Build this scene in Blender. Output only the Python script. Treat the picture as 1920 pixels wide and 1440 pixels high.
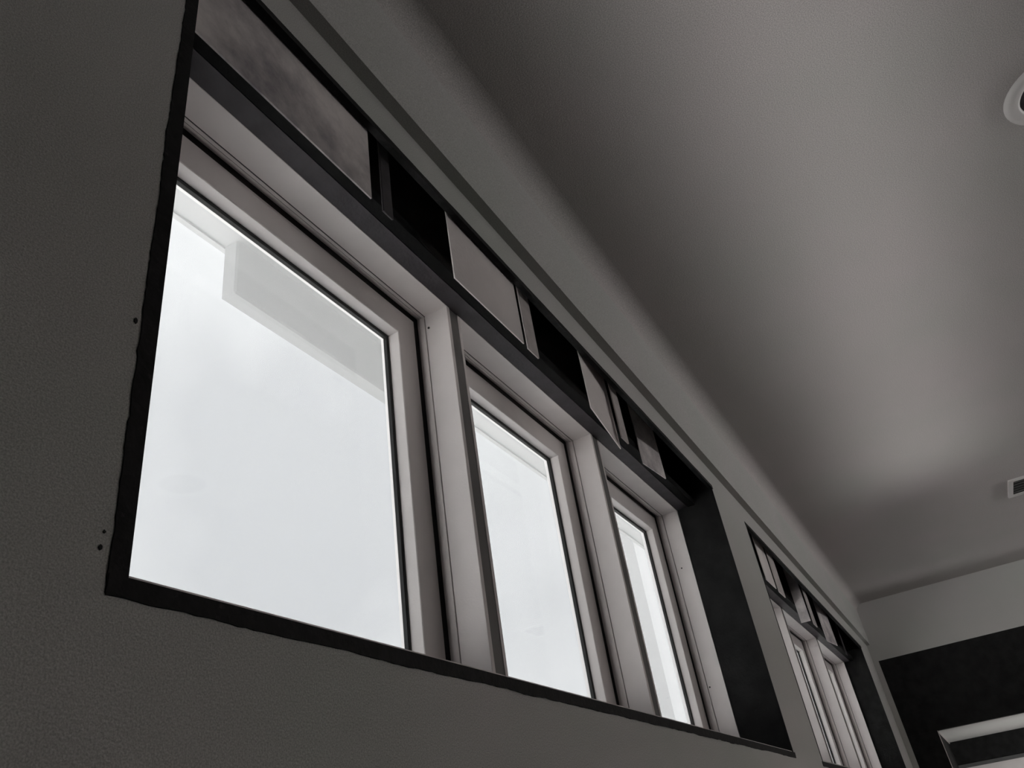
import bpy, bmesh, math, random
from mathutils import Vector, Matrix
random.seed(7)
S = bpy.context.scene
for o in list(bpy.data.objects): bpy.data.objects.remove(o)

# ---------------------------------------------------------------- camera
H = 1.6                                   # eye height; all z below are given above the eye, and H is added
cd = bpy.data.cameras.new('camera'); cam = bpy.data.objects.new('camera', cd)
S.collection.objects.link(cam); S.camera = cam
F = 1485.5
cd.sensor_fit = 'HORIZONTAL'; cd.sensor_width = 36.0; cd.lens = F / 1920 * 36.0
cd.clip_start = 0.02; cd.clip_end = 300
vx = Vector((1900-960, 1518-720, F)).normalized()      # direction of the wall's length (vanishing point)
vz = Vector((565-960, -1580-720, F)).normalized()      # direction of the verticals
vz = (vz - vx*vz.dot(vx)).normalized()
vy = vz.cross(vx)
# rows: world axes in camera coordinates (right, down, forward)
right = Vector((vx.x, vy.x, vz.x)); down = Vector((vx.y, vy.y, vz.y)); fwd = Vector((vx.z, vy.z, vz.z))
M = Matrix((right, -down, -fwd)).transposed().to_4x4()
M.translation = Vector((0, 0, H))
cam.matrix_world = M

# ---------------------------------------------------------------- sky, lights, exposure
w = bpy.data.worlds.new('overcast_sky'); S.world = w; w.use_nodes = True
nt = w.node_tree; nt.nodes.clear()
out = nt.nodes.new('ShaderNodeOutputWorld'); bg = nt.nodes.new('ShaderNodeBackground')
tc = nt.nodes.new('ShaderNodeTexCoord'); no = nt.nodes.new('ShaderNodeTexNoise'); cr = nt.nodes.new('ShaderNodeValToRGB')
no.inputs['Scale'].default_value = 2.2; no.inputs['Detail'].default_value = 3
cr.color_ramp.elements[0].position = .40; cr.color_ramp.elements[0].color = (.45, .465, .485, 1)
cr.color_ramp.elements[1].position = .60; cr.color_ramp.elements[1].color = (.74, .75, .76, 1)
nt.links.new(tc.outputs['Generated'], no.inputs['Vector']); nt.links.new(no.outputs['Fac'], cr.inputs['Fac'])
nt.links.new(cr.outputs['Color'], bg.inputs['Color']); nt.links.new(bg.outputs['Background'], out.inputs['Surface'])
bg.inputs['Strength'].default_value = 1.0

def area(name, loc, sx, sy, power, rot=(math.pi, 0, 0), spread=180, col=(1, .99, .97)):
    l = bpy.data.lights.new(name, 'AREA'); l.shape = 'RECTANGLE'; l.size = sx; l.size_y = sy
    l.energy = power; l.spread = math.radians(spread); l.color = col
    o = bpy.data.objects.new(name, l); S.collection.objects.link(o)
    o.location = (loc[0], loc[1], loc[2]+H); o.rotation_euler = rot
    return o
area('fill_across_room', (8.0, -6.6, 2.3), 9.0, .5, 640, rot=(math.pi-math.atan(.15), 0, 0))  # added fill without a fixture, brightens the upper window wall
area('fill_below_ceiling', (4.9, -.47, -.9), 7.8, .8, 8.5, spread=30)  # added fill from below for the bright ceiling pool, no real lamp there
area('fill_in_passage', (14.3, -1.4, -.8), 1.0, 3.0, 34, rot=(math.pi, math.radians(38), 0))  # invented fill that lights the passage ceiling and end wall
sl = bpy.data.lights.new('sun', 'SUN'); sl.energy = 28.0; sl.angle = math.radians(3); sl.color = (1, .98, .95)
sun = bpy.data.objects.new('sun', sl); S.collection.objects.link(sun)
sun.rotation_euler = Vector((.25, .62, -.85)).to_track_quat('-Z', 'Y').to_euler()   # from behind the building, onto the ground outside
S.view_settings.view_transform = 'Standard'; S.view_settings.look = 'None'
S.view_settings.exposure = 0; S.view_settings.gamma = 1; S.view_settings.use_curve_mapping = False

# ---------------------------------------------------------------- materials
def mat(name, col, rough=.8, var=.06, scale=6, bump=0., bscale=120, spec=.3, tint=0., blotch=None, grain=0):
    m = bpy.data.materials.new(name); m.use_nodes = True; t = m.node_tree; N = t.nodes; L = t.links
    b = N['Principled BSDF']; b.inputs['Roughness'].default_value = rough
    b.inputs['Specular IOR Level'].default_value = spec
    co = N.new('ShaderNodeTexCoord')
    n1 = N.new('ShaderNodeTexNoise'); n1.inputs['Scale'].default_value = scale; n1.inputs['Detail'].default_value = 5
    L.new(co.outputs['Object'], n1.inputs['Vector'])
    r = N.new('ShaderNodeValToRGB'); e = r.color_ramp.elements
    e[0].position = .3; e[1].position = .7
    e[0].color = (*[c*(1-var) for c in col], 1); e[1].color = (*[min(1, c*(1+var)) for c in col], 1)
    if tint:
        e[0].color = (col[0]*(1-var), col[1]*(1-var+tint), col[2]*(1-var), 1)
        e[1].color = (col[0]*(1+var+tint), col[1]*(1+var-tint), col[2]*(1+var), 1)
    L.new(n1.outputs['Fac'], r.inputs['Fac']); c_out = r.outputs['Color']
    if blotch:                                  # stains with a shape of their own
        n2 = N.new('ShaderNodeTexNoise'); n2.inputs['Scale'].default_value = blotch[0]; n2.inputs['Detail'].default_value = 6
        n2.inputs['Roughness'].default_value = .65
        L.new(co.outputs['Object'], n2.inputs['Vector'])
        r2 = N.new('ShaderNodeValToRGB'); r2.color_ramp.elements[0].position = blotch[1]; r2.color_ramp.elements[1].position = blotch[2]
        mx = N.new('ShaderNodeMixRGB'); mx.blend_type = 'MULTIPLY'; mx.inputs[2].default_value = (*blotch[3], 1)
        L.new(n2.outputs['Fac'], r2.inputs['Fac']); L.new(r2.outputs['Color'], mx.inputs[0]); L.new(c_out, mx.inputs[1])
        c_out = mx.outputs[0]
    if grain:                                   # stippled roller texture
        n4 = N.new('ShaderNodeTexNoise'); n4.inputs['Scale'].default_value = grain; n4.inputs['Detail'].default_value = 2
        L.new(co.outputs['Object'], n4.inputs['Vector'])
        r4 = N.new('ShaderNodeMapRange'); r4.inputs['From Min'].default_value = .3; r4.inputs['From Max'].default_value = .7
        r4.inputs['To Min'].default_value = .74; r4.inputs['To Max'].default_value = 1.26
        v4 = N.new('ShaderNodeVectorMath'); v4.operation = 'SCALE'
        L.new(n4.outputs['Fac'], r4.inputs['Value']); L.new(c_out, v4.inputs[0]); L.new(r4.outputs[0], v4.inputs['Scale'])
        c_out = v4.outputs[0]
    L.new(c_out, b.inputs['Base Color'])
    if bump:
        n3 = N.new('ShaderNodeTexNoise'); n3.inputs['Scale'].default_value = bscale; n3.inputs['Detail'].default_value = 3
        L.new(co.outputs['Object'], n3.inputs['Vector'])
        bp = N.new('ShaderNodeBump'); bp.inputs['Strength'].default_value = bump; bp.inputs['Distance'].default_value = .004
        L.new(n3.outputs['Fac'], bp.inputs['Height']); L.new(bp.outputs['Normal'], b.inputs['Normal'])
    return m
WALL = mat('painted_plaster_wall', (.485, .487, .470), .75, .04, 1.2, .35, 160, tint=.02, grain=330)
CEIL = mat('painted_plaster_ceiling', (.50, .475, .465), .85, .04, .9, .3, 140, tint=.022, grain=200)
FLOOR = mat('dark_floor', (.05, .048, .045), .5, .1, 3)
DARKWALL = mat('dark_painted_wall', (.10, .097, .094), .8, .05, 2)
BLACK = mat('black_membrane', (.015, .015, .015), .8, .35, 9, .4, 60, spec=.15)
JET = mat('black_beam_paint', (.007, .007, .007), .8, .3, 9, .3, 60, spec=.1)
EDGE = mat('black_edge_strip', (.014, .014, .014), .75, .3, 30, .5, 90, spec=.2, blotch=(40, .62, .75, (3, 3, 3)))
HEAD = mat('dark_stained_board', (.055, .050, .055), .6, .2, 12, .3, 80, spec=.2)
WHITE = mat('pale_painted_wood', (.76, .71, .70), .5, .03, 8, .12, 150)
SASH = mat('pale_sash_paint', (.74, .70, .69), .45, .03, 8, .1, 150)
POST = mat('grey_mullion_face', (.15, .143, .14), .6, .06, 8, .15, 100)
GASK = mat('black_rubber_gasket', (.02, .02, .02), .5, .1, 20)
BOARD = mat('blotchy_pale_board', (.74, .69, .68), .8, .12, 4, .4, 60, blotch=(3.2, .42, .66, (.42, .42, .45)))
BOARD2 = mat('pale_board', (.74, .69, .68), .8, .06, 4, .3, 60, blotch=(14, .66, .78, (.55, .55, .55)))
STUD = mat('rough_timber_stud', (.50, .46, .45), .8, .12, 14, .4, 60)
PALE = mat('exterior_pale_render', (.35, .353, .356), .9, .02, 2)
PALE2 = mat('exterior_grey_beam', (.19, .194, .198), .9, .02, 2)
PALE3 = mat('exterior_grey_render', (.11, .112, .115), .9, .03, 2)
GROUND = mat('exterior_pale_paving', (.62, .62, .61), .9, .08, 1)
METAL = mat('dark_screw_metal', (.03, .03, .03), .5, .1, 20)
RING = mat('white_enamel_trim', (.74, .71, .70), .4, .02, 8)
LOUV = mat('dark_recess', (.10, .10, .10), .7, .1, 8)

GLASS = bpy.data.materials.new('window_glass'); GLASS.use_nodes = True
t = GLASS.node_tree; t.nodes.clear()
go = t.nodes.new('ShaderNodeOutputMaterial'); mx = t.nodes.new('ShaderNodeMixShader')
tr = t.nodes.new('ShaderNodeBsdfTransparent'); tr.inputs[0].default_value = (.96, .97, .98, 1)
gl = t.nodes.new('ShaderNodeBsdfGlossy'); gl.inputs['Roughness'].default_value = .02
fr = t.nodes.new('ShaderNodeLayerWeight'); fr.inputs[0].default_value = .5
pw = t.nodes.new('ShaderNodeMath'); pw.operation = 'POWER'; pw.inputs[1].default_value = 5
ml = t.nodes.new('ShaderNodeMath'); ml.operation = 'MULTIPLY_ADD'; ml.inputs[1].default_value = .35; ml.inputs[2].default_value = .02
t.links.new(fr.outputs['Facing'], pw.inputs[0]); t.links.new(pw.outputs[0], ml.inputs[0]); t.links.new(ml.outputs[0], mx.inputs[0]); t.links.new(tr.outputs[0], mx.inputs[1]); t.links.new(gl.outputs[0], mx.inputs[2])
hz = t.nodes.new('ShaderNodeMixShader'); hz.inputs[0].default_value = .16      # hazy film whose translucency adds a veiling glow over the view
td = t.nodes.new('ShaderNodeBsdfTranslucent'); td.inputs[0].default_value = (.95, .96, .97, 1)
t.links.new(mx.outputs[0], hz.inputs[1]); t.links.new(td.outputs[0], hz.inputs[2])
t.links.new(hz.outputs[0], go.inputs['Surface'])

# ---------------------------------------------------------------- helpers
def finish(name, bm, m, parent=None, bevel=0):
    bmesh.ops.recalc_face_normals(bm, faces=bm.faces)
    if bevel:
        bmesh.ops.bevel(bm, geom=bm.edges[:], offset=bevel, segments=1, affect='EDGES')
    me = bpy.data.meshes.new(name); bm.to_mesh(me); bm.free()
    me.materials.append(m)
    o = bpy.data.objects.new(name, me); S.collection.objects.link(o)
    if parent: o.parent = parent
    return o
def add_box(bm, x0, x1, y0, y1, z0, z1):
    v = [bm.verts.new((x, y, z+H)) for x in (x0, x1) for y in (y0, y1) for z in (z0, z1)]
    for f in ((0,1,3,2), (4,6,7,5), (0,4,5,1), (2,3,7,6), (0,2,6,4), (1,5,7,3)): bm.faces.new([v[i] for i in f])
def boxes(name, bl, m, parent=None, bevel=0):
    bm = bmesh.new()
    for b in bl: add_box(bm, *b)
    return finish(name, bm, m, parent, bevel)
def struct(o): o['kind'] = 'structure'; return o
def ring_side(name, side, X0, X1, Z0, Z1, prof, m, parent):
    """one mitred side of a rectangular frame; prof is a closed polygon of (inset, y)"""
    bm = bmesh.new(); a = []; b = []
    for s, y in prof:
        if side == 'left':    p, q = (X0+s, y, Z0+s), (X0+s, y, Z1-s)
        elif side == 'right': p, q = (X1-s, y, Z0+s), (X1-s, y, Z1-s)
        elif side == 'head':  p, q = (X0+s, y, Z1-s), (X1-s, y, Z1-s)
        else:                 p, q = (X0+s, y, Z0+s), (X1-s, y, Z0+s)
        a.append(bm.verts.new((p[0], p[1], p[2]+H))); b.append(bm.verts.new((q[0], q[1], q[2]+H)))
    n = len(prof)
    for i in range(n): bm.faces.new((a[i], a[(i+1) % n], b[(i+1) % n], b[i]))
    bm.faces.new(a); bm.faces.new(list(reversed(b)))
    return finish(name, bm, m, parent)

# ---------------------------------------------------------------- room shell
CZ = 3.02          # ceiling
FX = 13.6          # far wall
struct(boxes('floor', [(-3, 16.4, -8, 1.6, -H-.1, -H)], FLOOR))
struct(boxes('ceiling', [(-3.1, FX+.3, -8.1, 1.6, CZ, CZ+.15)], CEIL))
struct(boxes('wall_back', [(-3.1, -3, -8.1, 1.0, -H, CZ)], DARKWALL))
struct(boxes('wall_right', [(-3, FX, -8.1, -8, -H, CZ)], DARKWALL))

bm = bmesh.new(); rows = []
for i in range(13):
    a_ = i/12*math.pi/2; c_ = .11
    rows.append([bm.verts.new((xx, .95-c_+c_*math.cos(a_), CZ-c_+c_*math.sin(a_)+H)) for xx in (-3, FX)])
for a_, b_ in zip(rows, rows[1:]): bm.faces.new((a_[0], a_[1], b_[1], b_[0]))
cv = finish('cove', bm, CEIL, bpy.data.objects['ceiling'])
for p in cv.data.polygons: p.use_smooth = True
O1 = dict(x0=.735, x1=5.35, z0=.467, z1=2.212, zh=2.13)
O2 = dict(x0=6.25, x1=12.5, z0=.455, z1=2.20, zh=2.06)
TS = 2.40          # underside of the projecting upper wall
bm = bmesh.new()
Y0, Y1 = 1.0, 1.02
add_box(bm, -3, FX, Y0, Y1, -H, O1['z0'])
add_box(bm, -3, FX, Y0, Y1, O1['z1'], CZ)
add_box(bm, -3, O1['x0'], Y0, Y1, O1['z0'], O1['z1'])
add_box(bm, O1['x1'], O2['x0'], Y0, Y1, O1['z0'], O1['z1'])
add_box(bm, O2['x1'], FX, Y0, Y1, O1['z0'], O1['z1'])
wall = struct(finish('wall_left', bm, WALL))
boxes('upper_wall_band', [(-3, FX, .95, 1.0, TS, CZ)], WALL, wall)
# black core of the wall behind the plaster skin: sill block, ends, pier, cavity back and outer skin
YW = 1.285
core = []
for O in (O1,):
    pass
core.append((-3, FX, Y1, 1.58, -H, .45))                       # below the windows
core.append((-3, .735, Y1, 1.25, .45, CZ)); core.append((-3, .885, 1.25, 1.58, .45, CZ))                      # left of the first opening
core.append((O1['x1'], O2['x0']-.0, Y1, YW+.115, .45, CZ))     # pier between the openings
core.append((5.385, 6.62, YW+.115, 1.58, .45, CZ))
core.append((O2['x1'], FX, Y1, 1.58, .45, CZ))
core.append((.885, O1['x1'], 1.27, 1.58, 2.19, CZ))             # back of the cavities
core.append((O2['x0'], O2['x1'], 1.27, 1.58, 2.12, CZ))
boxes('wall_core', core, BLACK, wall)

# ragged black edge strip around each opening, on the wall face
def ragged(name, pts_in, axis, out_fn, parent):
    """strip between an inner straight edge and a torn outer edge, 3 mm proud"""
    bm = bmesh.new(); rows = []
    for (x, z) in pts_in:
        ox, oz = out_fn(x, z)
        rows.append([bm.verts.new((x, 1.001, z+H)), bm.verts.new((x, .996, z+H)), bm.verts.new((ox, .9975, oz+H)), bm.verts.new((ox, 1.001, oz+H))])
    for a, b in zip(rows, rows[1:]):
        for i in range(4): bm.faces.new((a[i], a[(i+1) % 4], b[(i+1) % 4], b[i]))
    bm.faces.new(rows[0]); bm.faces.new(list(reversed(rows[-1])))
    return finish(name, bm, EDGE, parent)
from mathutils import noise as mn
def jag(base, amp, u):
    return base + amp*(1.1*mn.noise((u*3.1, base*90, 0)) + .8*mn.noise((u*14, 7, base*50)) + .5*mn.noise((u*70, 3, 1)) + 1.4*max(0, mn.noise((u*33, 9, base*70))-.35))
for n, O in ((1, O1), (2, O2)):
    tr_ = bpy.data.objects.new('trim_%d' % n, None); S.collection.objects.link(tr_); tr_['kind'] = 'structure'
    tr_.location = (O['x0'], 1.0, O['z0']+H)
    tr_inv = Matrix.Translation(-tr_.location)
    N = 150
    wl = .034 if n == 1 else .006
    a = ragged('side_strip', [(O['x0']+.006, O['z0']-.026+(O['z1']-O['z0']+.026)*i/N) for i in range(N+1)], 'z', lambda x, z: (x-jag(wl, .0045*wl/.034, z), z), tr_)
    b = ragged('sill_strip', [(O['x0']-.026+(O['x1']-O['x0']+.044)*i/260, O['z0']+.003) for i in range(261)], 'x',
               lambda x, z: (x, z-jag(.031, .004, x)), tr_)
    c = ragged('head_strip', [(O['x0']-.01+(O['x1']-O['x0']+.02)*i/260, O['z1']-.004) for i in range(261)], 'x',
               lambda x, z: (x, z+jag(.030, .0018, x)), tr_)
    # black returns behind the plaster edge (underside at the head, far side)
    d = boxes('head_return', [(O['x0'], O['x1'], 1.0, 1.022, O['z1']-.003, O['z1'])], EDGE, tr_)
    e = boxes('end_return', [(O['x1']-.012, O['x1']-.0005, 1.0, YW-.002, O['z0'], O['z1'])], BLACK, tr_)
    f = boxes('sill_lip', [(O['x0']+.003, O['x1']-.012, 1.006, 1.02, O['z0'], O['z0']+.0105)], WHITE, tr_); f['label'] = 'thin pale lip along the sill'
    extra = []
    if n == 1:                                                   # smears of the black sealant beside the strip
        for (sx, sz, sr) in ((.6955, .925, .0045), (.6935, .530, .0022), (.691, .505, .003)):
            bm = bmesh.new(); q = [bm.verts.new((sx+sr*random.uniform(.6, 1.2)*math.cos(t_*math.pi/5), .998, sz+H+1.4*sr*random.uniform(.6, 1.2)*math.sin(t_*math.pi/5))) for t_ in range(10)]
            g = bmesh.ops.extrude_face_region(bm, geom=[bm.faces.new(q)])
            for vv in g['geom']:
                if isinstance(vv, bmesh.types.BMVert): vv.co.y = 1.0005
            extra.append(finish('sealant_smear', bm, EDGE, tr_))
    for k in (a, b, c, d, e, f, *extra): k.matrix_parent_inverse = tr_inv

# header beams, and the boards and studs fixed across the cavity above the windows
def slab(name, X0, X1, ya, yb, z0, z1, th, m, parent):
    """upright board from (X0, ya) to (X1, yb): a little turned when ya and yb differ"""
    bm = bmesh.new(); v = []
    for x, y in ((X0, ya), (X1, yb), (X1, yb+th), (X0, ya+th)):
        v.append((bm.verts.new((x, y, z0+H)), bm.verts.new((x, y, z1+H))))
    for i in range(4): bm.faces.new((v[i][0], v[(i+1) % 4][0], v[(i+1) % 4][1], v[i][1]))
    bm.faces.new([k[0] for k in v]); bm.faces.new([k[1] for k in v])
    return finish(name, bm, m, parent)
def cavity(O, boards, studs):
    z = O['zh']
    boxes('header_beam', [(O['x0']+.08, O['x1'], 1.150, 1.204, z+.001, z+.05)], JET, wall, .004)
    boxes('header_board', [(O['x0']+.12, O['x1'], 1.206, 1.418, z+.002, z+.055)], HEAD, wall)
    for a, b, m, ya, yb in boards:
        k = z/1.157; y = min(ya, yb)
        slab('cavity_board', a*ya/1.157, b*yb/1.157, ya, yb, k*y, O['z1']+.25, .005, m, wall)
    for a, b, m, y in studs:
        k = z/1.157
        boxes('stud', [(a*y/1.157, b*y/1.157, y, y+.008, k*y-.002, O['z1']+.25)], m, wall, .002)
cavity(O1, [(.76, 1.65, BOARD, 1.028, 1.028), (2.195, 2.79, BOARD2, 1.028, 1.028), (3.55, 3.91, BOARD2, 1.028, 1.085), (4.30, 4.75, BOARD, 1.13, 1.10)],
       [(1.72, 1.78, HEAD, 1.055), (2.835, 2.945, STUD, 1.040), (3.99, 4.10, STUD, 1.040)])
cavity(O2, [(6.45, 7.25, BOARD, 1.13, 1.10), (7.40, 7.80, BOARD2, 1.055, 1.055), (8.70, 9.45, BOARD, 1.14, 1.05), (10.3, 11.2, BOARD, 1.09, 1.045)],
       [(7.93, 8.2, STUD, 1.040), (9.65, 9.85, STUD, 1.040), (11.9, 12.0, HEAD, 1.09)])

# ---------------------------------------------------------------- windows
def window(n, X0, X1, Z0, Z1, screws=()):
    r = bpy.data.objects.new('window_%d' % n, None); S.collection.objects.link(r); r['kind'] = 'structure'
    r.location = (X0, 1.5, Z0+H); inv = Matrix.Translation(-r.location)
    made = []
    J = [(-.02, YW), (-.0015, YW), (0, YW+.0015), (0, 1.3975), (-.02, 1.3975)]
    K = [(-.05*(1-math.cos(math.radians(q*3.8))), 1.4025+.05*math.sin(math.radians(q*3.8))) for q in range(16)] + [(-.030, 1.455), (-.030, 1.57), (-.05, 1.57), (-.05, 1.4025)]
    Q = [(-.006, 1.462), (-.004, 1.46), (.114, 1.46), (.117, 1.463), (.122, 1.507), (.118, 1.55), (-.006, 1.55)]
    G = [(.112, 1.508), (.128, 1.508), (.134, 1.512), (.134, 1.527), (.112, 1.527)]
    for side in ('head', 'left', 'right', 'bottom'):
        made.append(ring_side('jamb_board', side, X0, X1, Z0, Z1, J, WHITE, r))
        made.append(ring_side('frame', side, X0, X1, Z0, Z1, K, WHITE, r))
        made.append(ring_side('sash_rail', side, X0, X1, Z0, Z1, Q, SASH, r))
        made.append(ring_side('gasket', side, X0, X1, Z0, Z1, G, GASK, r))
        made.append(ring_side('weatherstrip', side, X0, X1, Z0, Z1, [(-.0295, 1.456), (-.0065, 1.463), (-.0065, 1.475), (-.0295, 1.475)], GASK, r))  # black strip also stands in for shade in the slot beside the sash
    made.append(boxes('glass_pane', [(X0+.125, X1-.125, 1.530, 1.536, Z0+.125, Z1-.125)], GLASS, r))
    for (y, z) in screws:
        bm = bmesh.new()
        bmesh.ops.create_cone(bm, cap_ends=True, segments=12, radius1=.0055, radius2=.0045, depth=.004,
                              matrix=Matrix.Translation((X1-.001, y, z+H)) @ Matrix.Rotation(math.pi/2, 4, 'Y'))
        made.append(finish('screw_head', bm, METAL, r))
    for k in made: k.matrix_parent_inverse = inv
    return r
W1 = [(.94, 2.325), (2.43, 3.82), (3.93, 5.33)]
W2 = [(6.68, 8.50), (8.61, 10.40), (10.51, 12.45)]
n = 0
for i, (a, b) in enumerate(W1):
    n += 1; window(n, a, b, .50, O1['zh'], [[(1.383, 2.06)], [], [(1.36, 1.72), (1.385, .93)]][i])
for a, b in W2:
    n += 1; window(n, a, b, .50, O2['zh'])
for L_ in (W1, W2):
    for (a, b), (c, d) in zip(L_, L_[1:]):
        boxes('mullion_post', [(b+.0205, c-.0205, YW+.002, 1.400, .50, (O1 if L_ is W1 else O2)['zh'])], POST, wall)

# ---------------------------------------------------------------- far wall with its black portal and the passage behind
PZ, PT, PY0, PY1 = 1.085, 2.15, .92, .515
fw = struct(boxes('wall_front', [(FX, FX+.3, -8, 1.03, PT, CZ), (FX, FX+.3, PY0, 1.03, -H, PT)], WALL))
boxes('portal_fascia', [(FX, FX+.10, -8, PY0, PZ+.002, PT)], BLACK, fw)
boxes('portal_jamb', [(FX, FX+.10, PY1, PY0, -H, PZ)], BLACK, fw)
boxes('corner_bead', [(FX-.004, FX+.1, PY1-.006, PY1, -H, PZ)], STUD, fw)
boxes('ceiling_strip', [(FX+.1, 16.3, PY1-.012, PY1-.001, PZ-.02, PZ)], STUD, fw)
boxes('passage_ceiling', [(FX+.1, 16.3, -8, PY1+.3, PZ, PZ+.05)], WALL, fw)
boxes('passage_side', [(FX+.1, 16.3, PY1, PY1+.3, -H, PZ)], BLACK, fw)
boxes('passage_end', [(16.3, 16.4, -8, PY1+.3, -H, .70)], WHITE, fw)
boxes('passage_bulkhead', [(16.25, 16.4, -8, PY1, .735, PZ)], BLACK, fw)
boxes('bulkhead_edge', [(16.24, 16.4, -8, PY1, .68, .733)], LOUV, fw)

# ---------------------------------------------------------------- outside
struct(boxes('ground', [(-40, 60, 1.6, 80, -H-.3, -H-.05)], GROUND))
ca = bpy.data.objects.new('eaves_canopy', None); S.collection.objects.link(ca); ca.location = (0, 1.6, 3.08+H)
ca['label'] = 'pale roof overhang seen through the upper glass of the windows'; ca['category'] = 'canopy'
inv = Matrix.Translation(-ca.location)
k1 = boxes('soffit', [(-3, 18, 1.62, 2.5, 3.08, 3.14)], PALE, ca)
k2 = boxes('beam', [(2.19, 3.66, 2.40, 2.5, 2.72, 3.08)], PALE2, ca, .01); k2['label'] = 'grey beam under the overhang'
k3 = boxes('fascia', [(-3, 18, 2.5, 2.53, 3.07, 3.30)], PALE, ca)
for k in (k1, k2, k3): k.matrix_parent_inverse = inv
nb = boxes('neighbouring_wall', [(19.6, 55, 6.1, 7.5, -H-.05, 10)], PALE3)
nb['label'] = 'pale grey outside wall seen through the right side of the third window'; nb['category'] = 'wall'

# ---------------------------------------------------------------- ceiling fittings
def lathe(name, prof, m, parent, seg=48):
    bm = bmesh.new(); rows = []
    for r, z in prof:
        rows.append([bm.verts.new((r*math.cos(2*math.pi*i/seg), r*math.sin(2*math.pi*i/seg), z)) for i in range(seg)])
    for a, b in zip(rows, rows[1:]):
        for i in range(seg): bm.faces.new((a[i], a[(i+1) % seg], b[(i+1) % seg], b[i]))
    o = finish(name, bm, m, parent)
    for p in o.data.polygons: p.use_smooth = True
    return o
dl = bpy.data.objects.new('ceiling_downlight', None); S.collection.objects.link(dl); dl.location = (3.80, -1.545, CZ+H)
dl['label'] = 'round pale-rimmed ceiling fitting with a dark centre at the right edge'; dl['category'] = 'ceiling light'
lathe('trim_ring', [(.245, 0), (.243, -.008), (.22, -.018), (.185, -.020), (.172, -.014), (.170, 0)], RING, dl)  # pale rim, also standing in for the soft glow around the fitting
lathe('baffle', [(.170, -.002), (.150, -.004), (.08, -.006), (.001, -.006)], HEAD, dl)
va = bpy.data.objects.new('ceiling_vent', None); S.collection.objects.link(va); va.location = (10.10, -1.59, CZ+H)
va['label'] = 'square ceiling vent with pale rim at the right edge above the far wall'; va['category'] = 'vent'
inv = Matrix.Translation(-va.location)
x0, x1, y0, y1 = 9.80, 10.40, -1.89, -1.29
made = [boxes('rim', [(x0, x1, y1-.05, y1, CZ-.02, CZ), (x0, x1, y0, y0+.05, CZ-.02, CZ), (x0, x0+.05, y0+.05, y1-.05, CZ-.02, CZ), (x1-.05, x1, y0+.05, y1-.05, CZ-.02, CZ)], RING, va)]
made.append(boxes('backing', [(x0+.05, x1-.05, y0+.05, y1-.05, CZ-.004, CZ)], BLACK, va))
for i in range(5):
    xx = x0+.10+i*.09
    made.append(boxes('slat', [(xx, xx+.012, y0+.05, y1-.05, CZ-.018, CZ-.004)], LOUV, va))
for k in made: k.matrix_parent_inverse = inv
